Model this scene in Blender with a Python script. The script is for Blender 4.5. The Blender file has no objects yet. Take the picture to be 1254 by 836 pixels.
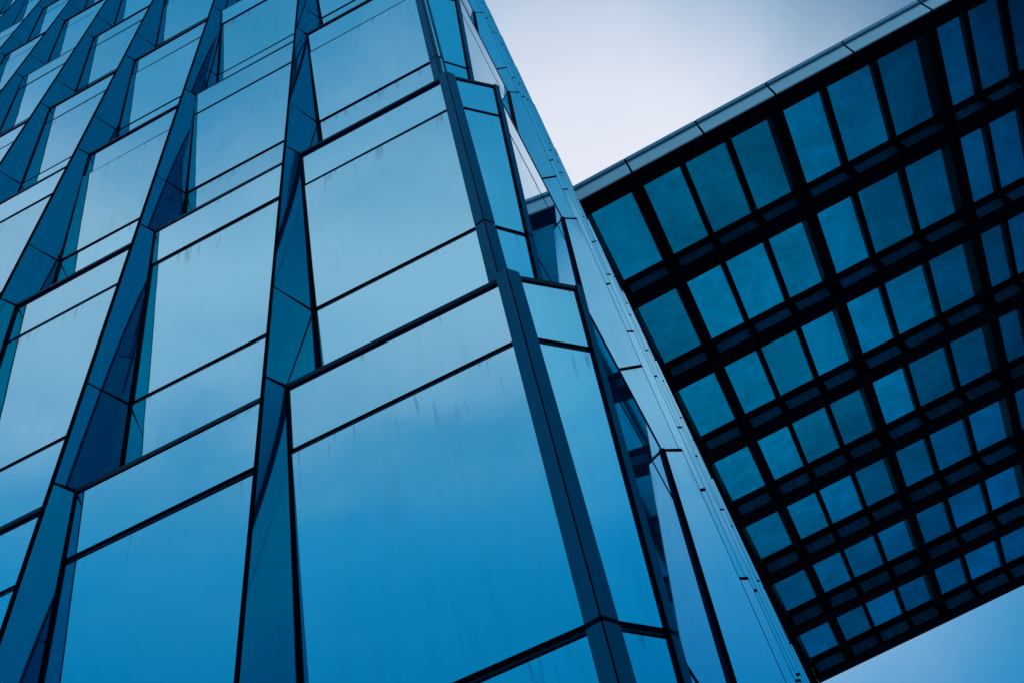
import bpy, bmesh, math, random
from mathutils import Vector, Matrix
random.seed(7)
sc = bpy.context.scene
COL = sc.collection
U = 3.7            # metres per facade unit
EYE = 1.6          # camera height


def P(x, y, h):
    return Vector((x * U, y * U, h * U + EYE))

# ------------------------------------------------------------------ nodes
class NT:
    def __init__(s, tree): s.t = tree
    def n(s, typ, **kw):
        nd = s.t.nodes.new(typ)
        for k, v in kw.items():
            if k == 'inp':
                for i, val in v.items(): nd.inputs[i].default_value = val
            else: setattr(nd, k, v)
        return nd
    def l(s, a, b): s.t.links.new(a, b)
    def math(s, op, a, b=None, c=None, clamp=False):
        nd = s.t.nodes.new('ShaderNodeMath'); nd.operation = op; nd.use_clamp = clamp
        for i, v in enumerate((a, b, c)):
            if v is None: continue
            if isinstance(v, (int, float)): nd.inputs[i].default_value = v
            else: s.l(v, nd.inputs[i])
        return nd.outputs[0]
    def ramp(s, fac, stops, interp='LINEAR'):
        r = s.t.nodes.new('ShaderNodeValToRGB'); r.color_ramp.interpolation = interp
        e = r.color_ramp.elements
        while len(e) < len(stops): e.new(0.5)
        for el, (p, c) in zip(e, stops):
            el.position = p; el.color = c if isinstance(c, tuple) else (c, c, c, 1)
        s.l(fac, r.inputs[0]); return r.outputs[0]
    def mixc(s, fac, a, b, typ='MIX'):
        m = s.t.nodes.new('ShaderNodeMix'); m.data_type = 'RGBA'; m.blend_type = typ
        for i, v in ((0, fac), (6, a), (7, b)):
            if isinstance(v, (int, float, tuple)): m.inputs[i].default_value = v
            else: s.l(v, m.inputs[i])
        return m.outputs[2]


def newmat(name):
    m = bpy.data.materials.new(name); m.use_nodes = True
    m.node_tree.nodes.clear()
    return m, NT(m.node_tree)


def mirror_mat(name, tint, rough=0.03, base=(0.004, 0.02, 0.05, 1), streak=0.22, wav=0.012, fres=True):
    """coated facade glass: mirror layer over a dark pane, slight waviness and rain streaks"""
    m, T = newmat(name)
    out = T.n('ShaderNodeOutputMaterial')
    tc = T.n('ShaderNodeTexCoord'); oi = T.n('ShaderNodeObjectInfo')
    # offset per object so that no two panes carry the same marks
    off = T.n('ShaderNodeVectorMath', operation='SCALE'); T.l(oi.outputs['Location'], off.inputs[0]); off.inputs['Scale'].default_value = 3.7
    add = T.n('ShaderNodeVectorMath', operation='ADD'); T.l(tc.outputs['Object'], add.inputs[0]); T.l(off.outputs[0], add.inputs[1])
    v = add.outputs[0]
    # broad waviness of the pane
    n1 = T.n('ShaderNodeTexNoise', inp={'Scale': 0.9, 'Detail': 1.5, 'Roughness': 0.45}); T.l(v, n1.inputs['Vector'])
    b = T.n('ShaderNodeBump', inp={'Strength': wav, 'Distance': 0.35}); T.l(n1.outputs['Fac'], b.inputs['Height'])
    # vertical streaks
    mp = T.n('ShaderNodeMapping', inp={'Scale': (5.0, 5.0, 0.45)}); T.l(v, mp.inputs['Vector'])
    n2 = T.n('ShaderNodeTexNoise', inp={'Scale': 1.5, 'Detail': 5.0, 'Roughness': 0.62}); T.l(mp.outputs[0], n2.inputs['Vector'])
    st = T.ramp(n2.outputs['Fac'], [(0.52, 0.0), (0.78, 1.0)])
    n3 = T.n('ShaderNodeTexNoise', inp={'Scale': 0.55, 'Detail': 3.0, 'Roughness': 0.6}); T.l(v, n3.inputs['Vector'])
    cl = T.ramp(n3.outputs['Fac'], [(0.4, 0.0), (0.66, 1.0)])
    dirt = T.math('MULTIPLY', T.math('MULTIPLY', st, cl), streak)
    n4 = T.n('ShaderNodeTexNoise', inp={'Scale': 28.0, 'Detail': 6.0, 'Roughness': 0.7}); T.l(v, n4.inputs['Vector'])
    gr = T.ramp(n4.outputs['Fac'], [(0.35, 0.985), (0.7, 1.01)])
    g = T.n('ShaderNodeBsdfGlossy', inp={'Roughness': rough})
    if wav > 0: T.l(b.outputs[0], g.inputs['Normal'])
    rr = T.math('MULTIPLY_ADD', oi.outputs['Random'], 0.10, 0.95)
    # drip marks running down from the joint above the pane
    mp5 = T.n('ShaderNodeMapping', inp={'Scale': (9.0, 9.0, 0.35)}); T.l(v, mp5.inputs['Vector'])
    n5 = T.n('ShaderNodeTexNoise', inp={'Scale': 2.2, 'Detail': 2.0, 'Roughness': 0.5}); T.l(mp5.outputs[0], n5.inputs['Vector'])
    sg = T.n('ShaderNodeSeparateXYZ'); T.l(tc.outputs['Generated'], sg.inputs[0])
    reach = T.math('MULTIPLY_ADD', n3.outputs['Fac'], -.5, 1.08)
    drip = T.math('MULTIPLY', T.ramp(n5.outputs['Fac'], [(0.60, 0.0), (0.67, 1.0)]), T.ramp(T.math('SUBTRACT', sg.outputs[2], reach), [(0.0, 0.0), (0.12, 1.0)]))
    k = T.math('MULTIPLY', T.math('MULTIPLY', rr, gr), T.math('SUBTRACT', 1.0, T.math('MULTIPLY', dirt, 0.6)))
    k = T.math('MULTIPLY', k, T.math('MULTIPLY_ADD', drip, -.28 * (streak > 0), 1.0))
    lw = T.n('ShaderNodeLayerWeight', inp={'Blend': 0.5})
    fr = T.ramp(lw.outputs['Facing'], [(0.0, tint), (0.55, tint), (0.80, tuple(min(1, c * 0.55 + 0.40) for c in tint[:3]) + (1,)), (1.0, (0.97, 0.98, 1.0, 1))])
    c = T.mixc(1.0, fr if fres else tint, k, 'MULTIPLY')
    kk = T.n('ShaderNodeCombineColor'); [T.l(k, kk.inputs[i]) for i in range(3)]
    c = T.mixc(1.0, fr if fres else tint, kk.outputs[0], 'MULTIPLY')
    T.l(c, g.inputs['Color'])
    d = T.n('ShaderNodeBsdfDiffuse', inp={'Color': base})
    mx = T.n('ShaderNodeAddShader'); T.l(g.outputs[0], mx.inputs[0]); T.l(d.outputs[0], mx.inputs[1])
    T.l(mx.outputs[0], out.inputs[0])
    return m


def metal_mat(name, col, rough=0.45, metallic=0.5, var=0.25, spec=0.5):
    m, T = newmat(name)
    out = T.n('ShaderNodeOutputMaterial'); p = T.n('ShaderNodeBsdfPrincipled')
    tc = T.n('ShaderNodeTexCoord'); oi = T.n('ShaderNodeObjectInfo')
    mp = T.n('ShaderNodeMapping', inp={'Scale': (4, 4, .8)}); 
    add = T.n('ShaderNodeVectorMath', operation='ADD'); T.l(tc.outputs['Object'], add.inputs[0]); T.l(oi.outputs['Location'], add.inputs[1])
    T.l(add.outputs[0], mp.inputs[0])
    n = T.n('ShaderNodeTexNoise', inp={'Scale': 1.6, 'Detail': 6, 'Roughness': .65}); T.l(mp.outputs[0], n.inputs['Vector'])
    f = T.ramp(n.outputs['Fac'], [(0.3, 0.0), (0.72, 1.0)])
    c = T.mixc(f, tuple(x * (1 - var) for x in col[:3]) + (1,), tuple(min(1, x * (1 + var)) for x in col[:3]) + (1,))
    T.l(c, p.inputs['Base Color'])
    p.inputs['Metallic'].default_value = metallic; p.inputs['Specular IOR Level'].default_value = spec
    T.l(T.math('MULTIPLY_ADD', f, 0.15, rough - .07), p.inputs['Roughness'])
    T.l(p.outputs[0], out.inputs[0])
    return m


def roof_glass_mat(name):
    """frosted blue roof pane: lets tinted daylight through, dusty"""
    m, T = newmat(name)
    out = T.n('ShaderNodeOutputMaterial')
    tc = T.n('ShaderNodeTexCoord'); oi = T.n('ShaderNodeObjectInfo')
    add = T.n('ShaderNodeVectorMath', operation='ADD'); T.l(tc.outputs['Object'], add.inputs[0]); T.l(oi.outputs['Location'], add.inputs[1])
    n = T.n('ShaderNodeTexNoise', inp={'Scale': .55, 'Detail': 5, 'Roughness': .6, 'Distortion': .5}); T.l(add.outputs[0], n.inputs['Vector'])
    n2 = T.n('ShaderNodeTexNoise', inp={'Scale': 3.5, 'Detail': 5, 'Roughness': .7, 'Distortion': 1.0}); T.l(add.outputs[0], n2.inputs['Vector'])
    f = T.ramp(n.outputs['Fac'], [(0.3, .86), (0.7, 1.1)])
    f2 = T.ramp(n2.outputs['Fac'], [(0.3, 0.90), (0.5, 1.0), (0.74, 1.10)])
    sp = T.ramp(n2.outputs['Fac'], [(0.22, 0.55), (0.27, 1.0)])
    k = T.math('MULTIPLY', T.math('MULTIPLY', T.math('MULTIPLY', f, f2), sp), T.math('MULTIPLY_ADD', oi.outputs['Random'], 0.34, 0.80))
    kk = T.n('ShaderNodeCombineColor'); [T.l(k, kk.inputs[i]) for i in range(3)]
    c = T.mixc(1.0, ROOF_TINT, kk.outputs[0], 'MULTIPLY')
    tr = T.n('ShaderNodeBsdfTransparent'); T.l(c, tr.inputs[0])
    tl = T.n('ShaderNodeBsdfTranslucent'); T.l(T.mixc(1.0, ROOF_TL, kk.outputs[0], 'MULTIPLY'), tl.inputs[0])
    gl = T.n('ShaderNodeBsdfGlossy', inp={'Roughness': .12, 'Color': (.004, .014, .022, 1)})
    a = T.n('ShaderNodeAddShader'); T.l(tr.outputs[0], a.inputs[0]); T.l(tl.outputs[0], a.inputs[1])
    a2 = T.n('ShaderNodeAddShader'); T.l(a.outputs[0], a2.inputs[0]); T.l(gl.outputs[0], a2.inputs[1])
    T.l(a2.outputs[0], out.inputs[0])
    return m

ROOF_TINT = (0.0, 0.36, 0.50, 1)
ROOF_TL = (0.0, 0.008, 0.013, 1)
M = {}
M['glass'] = mirror_mat('coated_glass', (0.57, 0.89, 0.92, 1))
M['side_glass'] = mirror_mat('side_glass', (0.42, 0.78, 0.85, 1), streak=0.4, wav=.003)
M['cham_glass'] = mirror_mat('chamfer_glass', (0.32, 0.84, 0.91, 1))
M['fin_glass'] = mirror_mat('fin_glass', (0.0, 0.25, 0.34, 1), streak=0.3, wav=0.0, fres=False)
M['fin_light'] = mirror_mat('fin_cladding', (0.42, 0.80, 0.89, 1), streak=0.3, rough=.08)
M['black'] = metal_mat('black_gasket', (0.0015, 0.003, 0.009), rough=.6, metallic=0.0, spec=.03)
M['navy'] = metal_mat('navy_metal', (0.002, 0.018, 0.045), rough=.45, metallic=0.2, spec=.2)
M['post'] = metal_mat('corner_post_metal', (0.0, 0.15, 0.235), rough=.5, metallic=0.45, var=.10, spec=.15)
M['core'] = metal_mat('core_dark', (0.01, 0.015, 0.03), rough=.7, metallic=0, spec=.2)
M['beam'] = metal_mat('beam_steel', (0.0015, 0.004, 0.010), rough=.6, metallic=0.0, spec=.05)
M['web'] = metal_mat('beam_web_glass', (0.0, 0.19, 0.22), rough=.35, metallic=0.4, spec=.3, var=.5)
M['fascia'] = metal_mat('fascia_metal', (0.92, 0.96, 0.88), rough=.4, metallic=0.45, var=.10)
M['lip'] = metal_mat('fascia_lip', (0.45, 0.60, 0.66), rough=.5, metallic=0.3, var=.1)
M['roofglass'] = roof_glass_mat('roof_glass')
M['concrete'] = metal_mat('paving', (0.12, 0.15, 0.20), rough=.85, metallic=0, var=.3)

# ------------------------------------------------------------------ mesh helpers
class MB:
    def __init__(s): s.v = []; s.f = []
    def hexa(s, a, b):
        """a: 4 front corners (loop), b: the 4 matching back corners"""
        i = len(s.v); s.v += [tuple(p) for p in a] + [tuple(p) for p in b]
        s.f += [(i, i+1, i+2, i+3), (i+7, i+6, i+5, i+4)] + [(i+k, i+4+k, i+4+(k+1) % 4, i+(k+1) % 4) for k in range(4)]
    def slab(s, a, thick, n):
        n = Vector(n).normalized() * thick
        s.hexa(a, [p - n for p in a])
    def box(s, lo, hi):
        x0, y0, z0 = lo; x1, y1, z1 = hi
        s.hexa([Vector(q) for q in ((x0, y0, z0), (x1, y0, z0), (x1, y0, z1), (x0, y0, z1))],
               [Vector(q) for q in ((x0, y1, z0), (x1, y1, z0), (x1, y1, z1), (x0, y1, z1))])
    def loft(s, rings):
        """stack of closed rings with the same vertex count, capped"""
        i = len(s.v); n = len(rings[0])
        for r in rings: s.v += [tuple(p) for p in r]
        for k in range(len(rings) - 1):
            for j in range(n):
                a = i + k*n + j; b = i + k*n + (j+1) % n
                s.f.append((a, b, b + n, a + n))
        s.f.append(tuple(range(i + n - 1, i - 1, -1)))
        s.f.append(tuple(range(i + (len(rings)-1)*n, i + len(rings)*n)))
    def obj(s, name, mat, parent=None, origin=None, bevel=0):
        o0 = Vector(origin) if origin is not None else Vector((0, 0, 0))
        me = bpy.data.meshes.new(name)
        me.from_pydata([tuple(Vector(v) - o0) for v in s.v], [], s.f)
        me.validate(); 
        bm = bmesh.new(); bm.from_mesh(me); bmesh.ops.recalc_face_normals(bm, faces=bm.faces)
        if bevel:
            bmesh.ops.bevel(bm, geom=list(bm.edges), offset=bevel, segments=1, affect='EDGES')
        bm.to_mesh(me); bm.free()
        me.materials.append(mat)
        if len(s.f) > 40 and name in ('fin_panel', 'window_pane', 'spandrel_pane', 'lower_pane'):   # gently twisted sheets
            me.polygons.foreach_set('use_smooth', [True] * len(me.polygons)); me.set_sharp_from_angle(angle=math.radians(20))
        o = bpy.data.objects.new(name, me); COL.objects.link(o); o.location = o0
        if parent is not None:
            o.parent = parent; o.location = o0 - WORLD.get(parent.name, Vector((0, 0, 0)))
        WORLD[o.name] = o0
        return o
WORLD = {}


def tag(o, label=None, cat=None, group=None, kind=None):
    for k, v in (('label', label), ('category', cat), ('group', group), ('kind', kind)):
        if v: o[k] = v
    return o


def empty(name, loc):
    e = bpy.data.objects.new(name, None); COL.objects.link(e); e.location = loc; WORLD[e.name] = Vector(loc); return e


def copy_part(o, parent, delta):
    """copy of a part and of its sub-parts, moved by delta"""
    c = o.copy(); COL.objects.link(c); c.parent = parent; c.location = o.location + delta
    for ch in list(o.children):
        d = ch.copy(); COL.objects.link(d); d.parent = c
    return c

# ------------------------------------------------------------------ facade levels
HB, FH = 0.478, 1.087
T2L, T1L = 0.325, 0.900          # heights of the two transoms above the floor line
LEAN = 0.0745
PER = 0.481
NF = 12


def yA(hl): return 0.943 + LEAN * (FH - hl)
def lerp(t, pts):
    for (a, va), (b, vb) in zip(pts, pts[1:]):
        if t <= b: return va + (vb - va) * (t - a) / (b - a)
    return pts[-1][1]
def xL(hl): return lerp(hl, [(0, -.6470), (1.087, -.6730)])
RX, RY = -.697, .897
GAP = 0.0086                     # half joint between panes
SEG = [('lower_pane', 0.0, T2L - GAP), ('window_pane', T2L + GAP, T1L - GAP), ('spandrel_pane', T1L + GAP, FH - 0.0135)]

building = empty('office_building', (P(-2.6, 2.5, 0).x, P(-2.6, 2.5, 0).y, 0))
tag(building, 'blue glass office tower with leaning sawtooth window bays, filling the left of the photo', 'building')
BW = WORLD['office_building']


def quadA(x0a, x1a, h0, h1, x0b=None, x1b=None, off=0.0):
    """a quad on the leaning front plane, off = metres-units outward"""
    x0b = x0a if x0b is None else x0b; x1b = x1a if x1b is None else x1b
    f = lambda x, h: P(x, yA(h) - off, HB + h)
    return [f(x0a, h0), f(x1a, h0), f(x1b, h1), f(x0b, h1)]

NA = (0, -1, -LEAN)


def make_front_bay(corner):
    """one bay of the front facade at column 0, floor 0"""
    x0 = -.655
    xr0, xr1 = ((-.232, -.206) if corner else (-.190, -.190))
    fb = MB()
    org = P(-.45, yA(0), HB)
    fb.slab(quadA(-.70, xr0, 0.004, FH - .004, -.70, xr1, off=-0.020), .05*U, NA)     # dark backing behind the joints
    bay = fb.obj('window_bay', M['black'], building, org)
    def xr(h): return xr0 + (xr1 - xr0) * h / FH
    for nm, h0, h1 in SEG:
        b = MB(); b.slab(quadA(-.690, xr(h0), h0, h1, -.690, xr(h1)), .016*U, NA)
        b.obj(nm, M['glass'], bay, org)
    # coping along the top edge, glazing bars in the joints
    b = MB()
    b.slab(quadA(-.690, xr(FH), FH - .0120, FH - .001, off=.0035), .028*U, NA)
    b.obj('coping', M['navy'], bay, org)
    for hh in (T2L, T1L):
        b = MB(); b.slab(quadA(-.690, xr(hh), hh - .0022, hh + .0022, off=-.003), .016*U, NA)
        b.obj('glazing_bar', M['navy'], bay, org)
    # proud black strip painting in the shadow gap beside the fin, widening downwards
    b = MB()
    rings = []
    for hh in (0.0, .328, .63, .9, FH - .001):
        w = .0035 + .0060 * (1 - hh / FH)
        xl = xL(hh); y = yA(hh)
        rings.append([P(xl - .004, y - .0035, HB + hh), P(xl + w, y - .0025, HB + hh), P(xl + w, y + .01, HB + hh), P(xl - .004, y + .01, HB + hh)])
    b.loft(rings); b.obj('jamb', M['black'], bay, org)
    # the projecting fin: glass on the return face, in a lower and an upper panel
    for h0, h1 in ((0.0, T2L - .003), (T2L + .003, FH - .004)):
        b = MB(); rings = []
        ks = [h0 + (h1 - h0) * i / 24 for i in range(25)]
        for hh in ks:
            y = yA(hh)
            rings.append([P(RX + .0035, RY + .0065, HB + hh), P(xL(hh), y + .002, HB + hh), P(xL(hh) - .01, y + .01, HB + hh), P(RX - .012, yA(hh) + .01, HB + hh), P(RX - .003, RY + .0065, HB + hh)])
        b.loft(rings); b.obj('fin_panel', M['fin_glass'], bay, org)
    b = MB()   # ridge trim and joint strips of the fin
    b.loft([[P(RX, RY, HB + hh), P(RX + .0042, RY + .0072, HB + hh), P(RX - .004, RY + .0072, HB + hh)] for hh in (0, FH - .001)])
    for hh, t in ((T2L, .003), (FH - .004, .0035)):
        ring = lambda q: [P(RX + .001, RY + .0020, HB + q), P(xL(q) + .001, yA(q) - .001, HB + q), P(xL(q) - .012, yA(q) + .012, HB + q), P(RX - .013, yA(q) + .01, HB + q), P(RX - .002, RY + .003, HB + q)]
        b.loft([ring(hh - t), ring(hh + t)])
    b.obj('fin_trim', M['black'], bay, org)
    return bay

proto0 = make_front_bay(True)
proto1 = make_front_bay(False)
NCOL = 10


def in_view(pt):
    d = CAMR.transposed() @ (pt - CAMP)
    if d.z >= -0.1: return None
    return (d.x / -d.z * FPX + 627, 418 - d.y / -d.z * FPX)

# camera, from the vanishing points of the photograph
FPX = 1219.1667
Mw = [[0.88953, 0.15003, 0.43153], [-0.43479, 0.55939, 0.70176], [-0.13611, -0.81186, 0.56776]]
A_, B_, C_ = math.radians(-54.62061565), math.radians(13.39932073), math.radians(-15.00393158)
Rz = Matrix(((math.cos(C_), -math.sin(C_), 0), (math.sin(C_), math.cos(C_), 0), (0, 0, 1)))
Rx = Matrix(((1, 0, 0), (0, math.cos(A_), -math.sin(A_)), (0, math.sin(A_), math.cos(A_))))
Ry = Matrix(((math.cos(B_), 0, math.sin(B_)), (0, 1, 0), (-math.sin(B_), 0, math.cos(B_))))
W2C = Rz @ Rx @ Ry               # (X, down, Y) -> camera (right, down, forward)
S = Matrix(((1, 0, 0), (0, 0, -1), (0, 1, 0)))      # world (X, Y, Z) -> (X, -Z, Y)
w2c = W2C @ S
cx, cy, cz = Vector(w2c[0]), Vector(w2c[1]), Vector(w2c[2])
CAMR = Matrix((cx, -cy, -cz)).transposed()          # columns: right, up, back
CAMP = Vector((0, 0, EYE))
cam = bpy.data.cameras.new('camera'); co = bpy.data.objects.new('camera', cam); COL.objects.link(co)
cam.sensor_width = 36; cam.lens = 35; cam.clip_end = 5000; cam.clip_start = .05
co.matrix_world = Matrix.Translation(CAMP) @ CAMR.to_4x4()
sc.camera = co

# ---- front bays: those the photo shows are parts of their own, the rest one mesh
bays = []
for c in range(NCOL):
    for n in range(NF):
        d = P(-PER * c, 0, FH * n) - P(0, 0, 0)
        vis = [in_view(P(x, yA(0), HB + h) + d) for x in (-.69, -.45, -.2) for h in (0, .5, 1.08)]
        on = any(q and -30 < q[0] < 1290 and -30 < q[1] < 870 for q in vis)
        q = [q for q in vis if q]
        area = 0
        if len(q) == 9: area = (max(a[0] for a in q) - min(a[0] for a in q)) * (max(a[1] for a in q) - min(a[1] for a in q))
        bays.append((on, area, c, n, d))
shown = sorted([b for b in bays if b[0]], key=lambda b: -b[1])[:100]
keys = {(b[2], b[3]) for b in shown}
for on, area, c, n, d in bays:
    if (c, n) in ((0, 0), (1, 0)):
        if c == 1: proto1.location = proto1.location + d
        continue
for on, area, c, n, d in bays:
    if (c, n) in ((0, 0), (1, 0)) or (c, n) not in keys: continue
    if c == 0: copy_part(proto0, building, d)
    else: copy_part(proto1, building, P(-PER * (c - 1), 0, FH * n) - P(0, 0, 0))
rest = [b for b in bays if (b[2], b[3]) not in keys and (b[2], b[3]) not in ((0, 0), (1, 0))]
b = MB()
for on, area, c, n, d in rest:
    for nm, h0, h1 in SEG:
        b.slab([p + d for p in quadA(-.66, -.20, h0, h1)], .016*U, NA)
    for h0, h1 in ((0.0, FH - .004),):
        b.loft([[P(RX, RY, HB + hh) + d, P(xL(hh), yA(hh) + .002, HB + hh) + d, P(RX - .012, yA(hh) + .01, HB + hh) + d] for hh in (h0, h1)])
o = b.obj('distant_bays', M['glass'], building, P(-3, 1, 6)); o['kind'] = 'stuff'

# ------------------------------------------------------------------ chamfered corner
def cX(hl, n): return lerp(hl, [(0, -.2290), (1.087, -.2010)]) - .009 * n
def hpt(hl, n): return lerp(hl, [(0, -.178), (1.087, -.1000)]) - .006 * n
def hY(hl): return lerp(hl, [(0, 1.090), (1.087, 1.034)])
def chp(t, hl, n, off=0.0):
    a = Vector((cX(hl, n), yA(hl))); e = Vector((hpt(hl, n), hY(hl)))
    d = (e - a); nn = Vector((d.y, -d.x)).normalized()
    q = a + d * t + nn * off
    return P(q.x, q.y, HB + hl + FH * n)

for n in range(NF):
    org = chp(.5, 0, n)
    b = MB()
    b.loft([[chp(.02, h, n, -.02), chp(.99, h, n, -.02), chp(.99, h, n, -.06), chp(.02, h, n, -.06)] for h in (0.004, T2L, T1L, FH - .004)])
    cb = b.obj('corner_bay', M['black'], building, org)
    for nm, h0, h1 in SEG:
        b = MB()
        b.loft([[chp(.06, h, n), chp(.97, h, n), chp(.97, h, n, -.016), chp(.06, h, n, -.016)] for h in [h0 + (h1 - h0) * i / 24 for i in range(25)]])
        b.obj(nm, M['cham_glass'], cb, org)
    b = MB(); b.loft([[chp(.06, h, n, .0035), chp(.97, h, n, .0035), chp(.97, h, n, -.03), chp(.06, h, n, -.03)] for h in (FH - .0120, FH - .001)])
    b.obj('coping', M['navy'], cb, org)
    for hh in (T2L, T1L):
        b = MB(); b.loft([[chp(.06, h, n, -.003), chp(.97, h, n, -.003), chp(.97, h, n, -.015), chp(.06, h, n, -.015)] for h in (hh - .0022, hh + .0022)])
        b.obj('glazing_bar', M['navy'], cb, org)
    # V-shaped corner post in two halves with a dark seam
    def ring(side, hl, ext=0):
        a = Vector((cX(hl, n), yA(hl))); e = Vector((hpt(hl, n), hY(hl))); d = (e - a).normalized(); nn = Vector((d.y, -d.x))
        ap = a + Vector((0.0035, -.0105))       # apex of the V, proud of both planes
        if side == 0: pts = [ap + Vector((-.0012, .0004)), a + Vector((-.0205, -.0065)), a + Vector((-.0205, .006)), a + Vector((-.001, .006))]
        elif side == 1: pts = [ap + Vector((.0012, .0006)), a + Vector((.001, .006)), a + d * .0225 - nn * .006, a + d * .0225 + nn * .0065]
        else: pts = [ap + Vector((-.001, .0022)), ap + Vector((.001, .0024)), a + Vector((.001, .004)), a + Vector((-.001, .004))]
        return [P(q.x, q.y, HB + hl + FH * n + ext) for q in pts]
    hs = [.0, T2L - .004]; hu = [T2L + .004, .6, .9, FH - .001]
    for side, nm in ((0, 'corner_post'), (1, 'corner_post')):
        b = MB(); b.loft([ring(side, h) for h in hs]); b.loft([ring(side, h, .008 if h > 1 else 0) for h in hu]); b.obj(nm, M['post'], cb, org)
    b = MB(); b.loft([ring(2, h, .006 if h > 1 else 0) for h in (0, .3, .6, .9, FH - .001)])
    b.obj('post_seam', M['black'], cb, org)
    # right post of the chamfer, shared with the side facade
    def ring2(hl, ext=0, seam=False):
        a = Vector((cX(hl, n), yA(hl))); e = Vector((hpt(hl, n), hY(hl))); d = (e - a).normalized(); nn = Vector((d.y, -d.x))
        if seam: pts = [e - d * .0055 + nn * .0035, e - d * .0055 - nn * .01, e - d * .001 - nn * .01, e - d * .001 + nn * .0035]
        else: pts = [e - d * .001 + nn * .006, e - d * .001 - nn * .01, e + Vector((-.004, .024)), e + Vector((.0045, .024)), e + Vector((.0105, .008)), ]
        return [P(q.x, q.y, HB + hl + FH * n + ext) for q in pts]
    b = MB(); b.loft([ring2(h) for h in hs]); b.loft([ring2(h, .006 if h > 1 else 0) for h in hu]); b.obj('edge_post', M['post'], cb, org)
    b = MB(); b.loft([ring2(h, 0, True) for h in (0, .3, .6, .9, FH - .001)]); b.obj('post_seam', M['black'], cb, org)

# ------------------------------------------------------------------ side facade (faces +X)
def xS(hl, n=0): return -.1010 - LEAN * (FH - hl) - .006 * n
NSIDE = 6
RXS = -.063
NS = (1, 0, -LEAN)


def sring(y0, y1, hl, off, thick):
    return [P(xS(hl) + off, y0, HB + hl), P(xS(hl) + off, y1, HB + hl), P(xS(hl) + off - thick, y1, HB + hl), P(xS(hl) + off - thick, y0, HB + hl)]
def rY(hl): return lerp(hl, [(0, 1.542), (1.087, 1.526)])
YN = 1.503


def make_side_bay(first):
    org = P(xS(0), 1.3, HB)
    def ys(hl): return (hY(hl) + .012) if first else 1.560 - PER
    b = MB(); b.loft([sring(ys(h) + .005, 1.56, h, -.02, .05) for h in (.004, .5, FH - .004)])
    bay = b.obj('side_bay', M['black'], building, org)
    for nm, h0, h1 in SEG:
        b = MB(); b.loft([sring(ys(h), 1.545, h, 0, .016) for h in (h0, h1)]); b.obj(nm, M['side_glass'], bay, org)
    b = MB(); b.loft([sring(ys(h), 1.545, h, .0015, .028) for h in (FH - .0125, FH - .001)]); b.obj('coping', M['navy'], bay, org)
    for hh in (T2L, T1L):
        b = MB(); b.loft([sring(ys(h), 1.545, h, -.004, .012) for h in (hh - .0022, hh + .0022)]); b.obj('glazing_bar', M['navy'], bay, org)
    # black strip drawn in place of the shadowed gap where glass meets fin
    b = MB(); b.loft([[P(xS(h) + .001, YN - .004, HB + h), P(xS(h) + .007 + .004 * (1 - h / FH), YN - .001, HB + h), P(xS(h) + .007, YN + .006, HB + h), P(xS(h) - .004, YN + .006, HB + h)] for h in (0, .5, FH - .002)])
    b.obj('jamb', M['black'], bay, org)
    for h0, h1 in ((0, T2L - .0035), (T2L + .0035, FH - .005)):
        b = MB()
        b.loft([[P(xS(h) + .001, YN, HB + h), P(RXS, rY(h), HB + h), P(RXS - .003, rY(h) + .004, HB + h), P(xS(h) - .003, rY(h) + .032, HB + h)] for h in [h0 + (h1 - h0) * i / 16 for i in range(17)]])
        b.obj('fin_panel', M['fin_light'], bay, org)
    b = MB()
    b.loft([[P(RXS + .0012, rY(h) + .0002, HB + h), P(RXS + .0008, rY(h) + .005, HB + h), P(RXS - .0025, rY(h) + .007, HB + h), P(RXS - .0015, rY(h) + .002, HB + h)] for h in (0, .5, FH - .001)])
    for hh, t in ((T2L, .0052), (FH - .005, .0042)):
        b.loft([[P(xS(h), YN - .0008, HB + h), P(RXS + .0008, rY(h) - .0008, HB + h), P(RXS - .003, rY(h) + .004, HB + h), P(xS(h) - .003, rY(h) + .03, HB + h)] for h in (hh - t, hh + t)])
    b.obj('fin_trim', M['black'], bay, org)
    return bay

s0 = make_side_bay(True); s1 = make_side_bay(False)
sideparts = []
s1d = s1.location.copy()
for k in range(NSIDE):
    for n in range(NF):
        if (k, n) == (0, 0): continue
        src = s0 if k == 0 else s1
        delta = P(-.006 * n, PER * k, FH * n) - P(0, 0, 0)
        if (k, n) == (1, 0): s1_final = s1.location + delta; continue
        sideparts.append((src, delta))
for src, delta in sideparts: copy_part(src, building, delta)
s1.location = s1_final

# core of the building behind the cladding, roof parapet, ground storey
b = MB()
zt = HB + FH * NF
def prism(b, pts, h0, h1): b.loft([[P(x, y, h) for x, y in pts] for h in (h0, h1)])
prism(b, [(-5.46, 1.085), (-.36, 1.085), (-.34, 1.12), (-.34, 3.965), (-5.46, 3.965)], -EYE / U, zt - .01)
b.obj('wall', M['core'], building, P(-2.7, 2.5, 0))
b = MB(); prism(b, [(-5.5, 1.0), (-.36, 1.0), (-.25, 1.08), (-.25, 4.0), (-5.5, 4.0)], zt + .006, zt + .08)
b.obj('roof', M['navy'], building, P(-2.7, 2.5, zt))
b = MB(); prism(b, [(-5.46, 3.967), (-.20, 3.967), (-.20, 3.985), (-5.46, 3.985)], HB, zt - .02)
b.obj('end_wall', M['fin_light'], building, P(-2.7, 3.97, zt))
# ground storey piers with glass between
for i in range(11):
    x = -.36 - .5 * i
    b = MB(); b.box(P(x - .03, 1.03, -EYE / U + .001), P(x + .03, 1.082, HB - .006)); b.obj('ground_pier', M['navy'], building, P(x, 1.05, 0))

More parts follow.
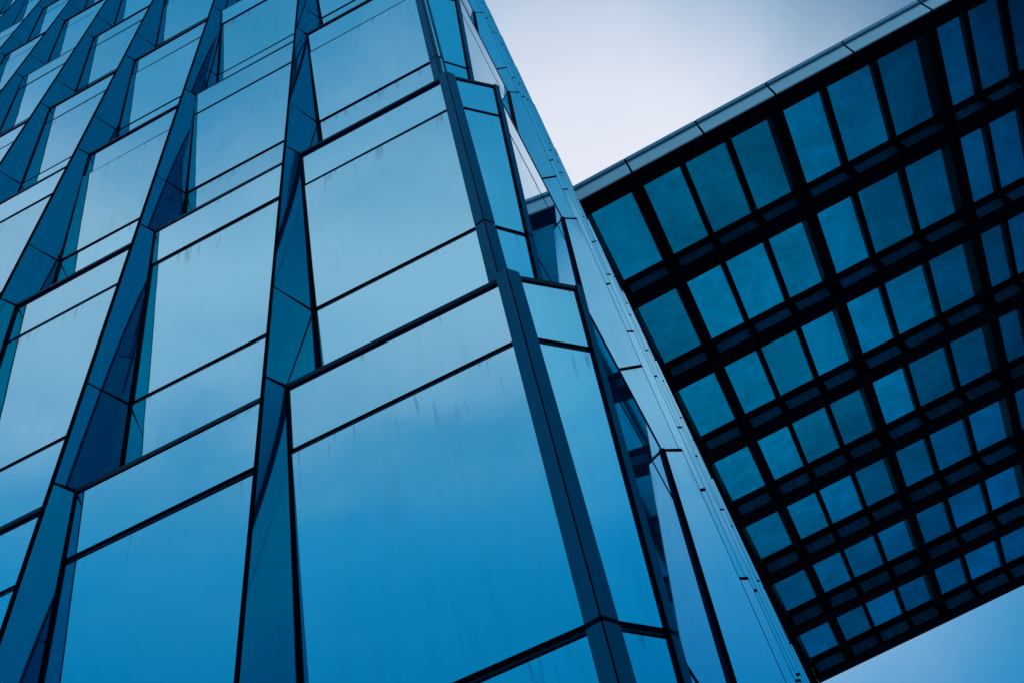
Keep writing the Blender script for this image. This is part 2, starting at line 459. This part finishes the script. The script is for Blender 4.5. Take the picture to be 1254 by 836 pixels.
# ------------------------------------------------------------------ canopy
HC = 6.6
SL = 0.058
DR = 0.034                       # beam depth as share of HC
def K(x, y, d=0.0):
    """canopy point: x, y in units of the canopy height, d = how far below the glass"""
    return P(x * HC, y * HC, HC * (1 + SL * x - d))
canopy = empty('glass_canopy', K(.25, 1.05))
tag(canopy, 'dark steel grid canopy with blue glass panes seen from below, right of the tower', 'canopy')
PITCH = 0.1441
B0 = 0.684                       # near edge of the first cross beam
BW_ = 0.020
NR = 7
XE = 0.70
cols = [(-.0087, .0428), (.0572, .1041), (.1108, .1611), (.1680, .2142), (.2287, .2788), (.2860, .3405), (.3474, .3979), (.4122, .4500), (.4560, .4945), (.5015, .5440), (.5590, .6040), (.6110, .6560)]
thick = {(0, 1), (3, 4), (6, 7), (9, 10)}
def kbox(b, x0, x1, y0, y1, d0, d1):
    b.hexa([K(x0, y0, d0), K(x1, y0, d0), K(x1, y0, d1), K(x0, y0, d1)], [K(x0, y1, d0), K(x1, y1, d0), K(x1, y1, d1), K(x0, y1, d1)])
YN0, YF = 0.5374, B0 + PITCH * (NR - 1) + BW_
XL_ = -.0300
# column beams (run away from the viewer)
def column_beam(x0, x1, depth):
    b = MB(); 
    y = YN0 + .0012
    for r in range(NR):
        y1 = B0 + PITCH * r - .0004
        kbox(b, x0, x1, y, y1, -.003, depth)
        y = B0 + PITCH * r + BW_ + .0004
    return b.obj('column_beam', M['beam'], canopy, K((x0 + x1) / 2, 1))
for i in range(len(cols) - 1):
    x0, x1 = cols[i][1], cols[i + 1][0]
    column_beam(x0, x1, .0245 if (i, i + 1) in thick else .0085)
o = MB(); kbox(o, XL_, -.0140, YN0 + .002, YF, -.003, DR); o.obj('edge_beam', M['beam'], canopy, K(-.02, 1))
o = MB(); kbox(o, -.0140, -.0086, YN0 + .003, YF - .001, -.003, .004); o.obj('edge_strip', M['web'], canopy, K(-.011, 1))
o = MB(); kbox(o, cols[-1][1], XE, YN0 + .002, YF, -.003, DR); o.obj('edge_beam', M['beam'], canopy, K(.68, 1))
# cross beams with a glazed web
for r in range(NR):
    y0 = B0 + PITCH * r
    b = MB()
    kbox(b, -.0138, cols[-1][1] - .0003, y0, y0 + BW_, -.003, .0095)      # upper flange
    kbox(b, -.0138, cols[-1][1] - .0003, y0, y0 + BW_, .0285, DR)      # lower flange
    kbox(b, -.0138, cols[-1][1] - .0003, y0 + .004, y0 + BW_ - .001, .0095, .0285)
    for i in range(len(cols) - 1):
        x0, x1 = cols[i][1], cols[i + 1][0]
        if x1 - x0 > .01: kbox(b, x0 - .001, x1 + .001, y0 - .0004, y0 + .004, .0095, .0285)
        else: kbox(b, x0 - .0005, x1 + .0005, y0 - .0003, y0 + .004, .0095, .0285)
    beam = b.obj('cross_beam', M['beam'], canopy, K(.3, y0))
    for i, (x0, x1) in enumerate(cols):
        b = MB(); kbox(b, x0 + .002, x1 - .001, y0 + .0012, y0 + .004, .0098, .0282)
        b.obj('web_panel', M['web'], beam, K((x0 + x1) / 2, y0))
# near edge beam, fascia panels with a lip
b = MB(); kbox(b, XL_ + .016, cols[-1][1], YN0 + .0012, .560, -.003, DR - .0003); b.obj('front_beam', M['beam'], canopy, K(.3, YN0))
xs = [-.0400, .0508, .1380, .2240, .3160, .4070, .4980, .5890, XE]
for a, c in zip(xs, xs[1:]):
    b = MB(); kbox(b, a + .0012, c - .0012, YN0 - .0006, YN0 + .0010, .0115, DR)
    f = b.obj('fascia_panel', M['fascia'], canopy, K((a + c) / 2, YN0))
    b = MB(); kbox(b, a + .0012, c - .0012, YN0 - .0030, YN0 + .0010, .004, .0098); b.obj('lip', M['lip'], f, K((a + c) / 2, YN0))
b = MB(); kbox(b, -.0400, XE, YN0 + .0010, YN0 + .0012, .004, DR - .0002); b.obj('fascia_back', M['beam'], canopy, K(.3, YN0))
# panes
for r in range(NR):
    y0 = .5598 if r == 0 else B0 + PITCH * (r - 1) + BW_ - .001
    y1 = B0 + PITCH * r + .001
    for i, (x0, x1) in enumerate(cols):
        b = MB(); kbox(b, x0 - .001, x1 + .001, y0, y1, -.0022, -.0005)
        b.obj('roof_pane', M['roofglass'], canopy, K((x0 + x1) / 2, (y0 + y1) / 2))
# slender columns carrying the far side of the canopy
for x in (.12, .62):
    b = MB(); c = K(x, YF - .012, DR)
    rings = [[Vector((c.x + .3 * math.cos(t * math.pi / 8), c.y + .3 * math.sin(t * math.pi / 8), z)) for t in range(16)] for z in (0.005, c.z - .002)]
    if x > .5:
        b.loft(rings); b.obj('column', M['navy'], canopy, (c.x, c.y, 0))

# every pane sits a hair out of true in its frame, as fitted glass does
for o in list(bpy.data.objects):
    if o.name.split('.')[0] in ('window_pane', 'spandrel_pane', 'lower_pane') and o.parent and o.parent.name.startswith('window_bay'):
        o.rotation_euler = (random.uniform(-.003, .003), 0, random.uniform(-.004, .004))
# ------------------------------------------------------------------ ground
b = MB(); b.v = [(-1500, -1500, 0), (1500, -1500, 0), (1500, 1500, 0), (-1500, 1500, 0)]; b.f = [(0, 1, 2, 3)]
g = b.obj('ground', M['concrete']); g['kind'] = 'structure'

# ------------------------------------------------------------------ sky
w = bpy.data.worlds.new('World'); sc.world = w; w.use_nodes = True; w.node_tree.nodes.clear()
T = NT(w.node_tree)
out = T.n('ShaderNodeOutputWorld'); bg = T.n('ShaderNodeBackground')
tc = T.n('ShaderNodeTexCoord'); d = tc.outputs['Generated']
SUN_EL, SUN_AZ = math.radians(34), math.radians(-38)     # behind the tower
sky = T.n('ShaderNodeTexSky', sky_type='NISHITA', sun_disc=False, sun_elevation=SUN_EL, sun_rotation=SUN_AZ, ozone_density=4.0, air_density=1.3)
sep = T.n('ShaderNodeSeparateXYZ'); T.l(d, sep.inputs[0])
X, Y, Z = sep.outputs
def dirv(az, el):
    a, e = math.radians(az), math.radians(el)
    return (math.sin(a) * math.cos(e), math.cos(a) * math.cos(e), math.sin(e))
def dot(v):
    n = T.n('ShaderNodeVectorMath', operation='DOT_PRODUCT'); T.l(d, n.inputs[0]); n.inputs[1].default_value = v; return n.outputs['Value']
mp = T.n('ShaderNodeMapping', inp={'Scale': (1.0, 1.0, 2.2)}); T.l(d, mp.inputs[0])
n1 = T.n('ShaderNodeTexNoise', inp={'Scale': 2.6, 'Detail': 5, 'Roughness': .5, 'Distortion': .4}); T.l(mp.outputs[0], n1.inputs['Vector'])
n2 = T.n('ShaderNodeTexNoise', inp={'Scale': 7.0, 'Detail': 6, 'Roughness': .55, 'Distortion': .6}); T.l(mp.outputs[0], n2.inputs['Vector'])
nz = T.math('ADD', T.math('MULTIPLY', T.math('SUBTRACT', n1.outputs['Fac'], .5), 1.0), T.math('MULTIPLY', T.math('SUBTRACT', n2.outputs['Fac'], .5), .35))
# bright cloud bank in front (behind the canopy)
fr = T.math('ADD', T.math('SUBTRACT', dot(dirv(-4, 55)), T.math('MULTIPLY', T.math('MAXIMUM', T.math('SUBTRACT', X, .10), 0.0), .10)), T.math('MULTIPLY', nz, .045))
front = T.ramp(fr, [(.84, 0.0), (.88, .05), (.905, .16), (.93, .33), (.952, .55), (.972, .86), (.988, 1.0)], 'B_SPLINE')
# cloud band behind the viewer, mirrored by the front facade
zz = T.math('ADD', T.math('ADD', Z, T.math('MULTIPLY', nz, .19)), T.math('MULTIPLY', T.math('ADD', X, .35), .05))
back = T.ramp(zz, [(.50, 0.0), (.60, .02), (.655, .10), (.71, .33), (.76, .46), (.80, .44), (.84, .31), (.875, .17), (.92, .06), (1.0, .03)], 'B_SPLINE')
mask = T.ramp(T.math('MULTIPLY_ADD', Y, -1.0, .5), [(.52, 0.0), (.92, 1.0)], 'EASE')
boost = T.math('MULTIPLY_ADD', T.math('SMOOTH_MAX', T.math('ADD', X, -.38), 0.0, .2), 1.2, 1.0)
c = T.math('ADD', front, T.math('MULTIPLY', back, T.math('MULTIPLY', mask, boost)), clamp=True)
# clear blue: Nishita daylight, graded to the deep blue of the photograph
ni = T.n('ShaderNodeVectorMath', operation='MULTIPLY'); T.l(sky.outputs[0], ni.inputs[0]); ni.inputs[1].default_value = (0.0, .35, .50)
blue = T.ramp(Z, [(.0, (.0, .12, .26, 1)), (.46, (.0, .145, .31, 1)), (.60, (.0, .25, .48, 1)), (.80, (.0, .26, .47, 1)), (1.0, (.0, .21, .39, 1))])
sc10 = T.n('ShaderNodeVectorMath', operation='SCALE'); T.l(blue, sc10.inputs[0]); front_side = T.ramp(Y, [(0.0, 0.0), (0.15, 1.0)])
fall = T.math('MULTIPLY', T.math('MULTIPLY', T.math('MAXIMUM', T.math('SUBTRACT', X, .15), 0.0), 2.8), front_side)
T.l(T.math('MULTIPLY', T.math('SUBTRACT', 1.0, T.math('MINIMUM', fall, .7)), 8.2), sc10.inputs['Scale'])
ad = T.n('ShaderNodeVectorMath', operation='ADD'); T.l(ni.outputs[0], ad.inputs[0]); T.l(sc10.outputs[0], ad.inputs[1])
final = T.mixc(c, ad.outputs[0], (8.0, 8.25, 9.3, 1))
T.l(final, bg.inputs['Color']); bg.inputs['Strength'].default_value = .1
T.l(bg.outputs[0], out.inputs[0])

sun = bpy.data.lights.new('sun', 'SUN'); sun.energy = .8; sun.angle = math.radians(10); sun.color = (1, .95, .88)
so = bpy.data.objects.new('sun', sun); COL.objects.link(so)
sd = Vector((math.sin(SUN_AZ) * math.cos(SUN_EL), math.cos(SUN_AZ) * math.cos(SUN_EL), math.sin(SUN_EL)))
so.rotation_euler = sd.to_track_quat('Z', 'Y').to_euler(); so.location = (0, 0, 60)

sc.view_settings.view_transform = 'Standard'; sc.view_settings.look = 'None'
sc.view_settings.exposure = 0; sc.view_settings.gamma = 1
sc.cycles.max_bounces = 10; sc.cycles.glossy_bounces = 6; sc.cycles.transparent_max_bounces = 12
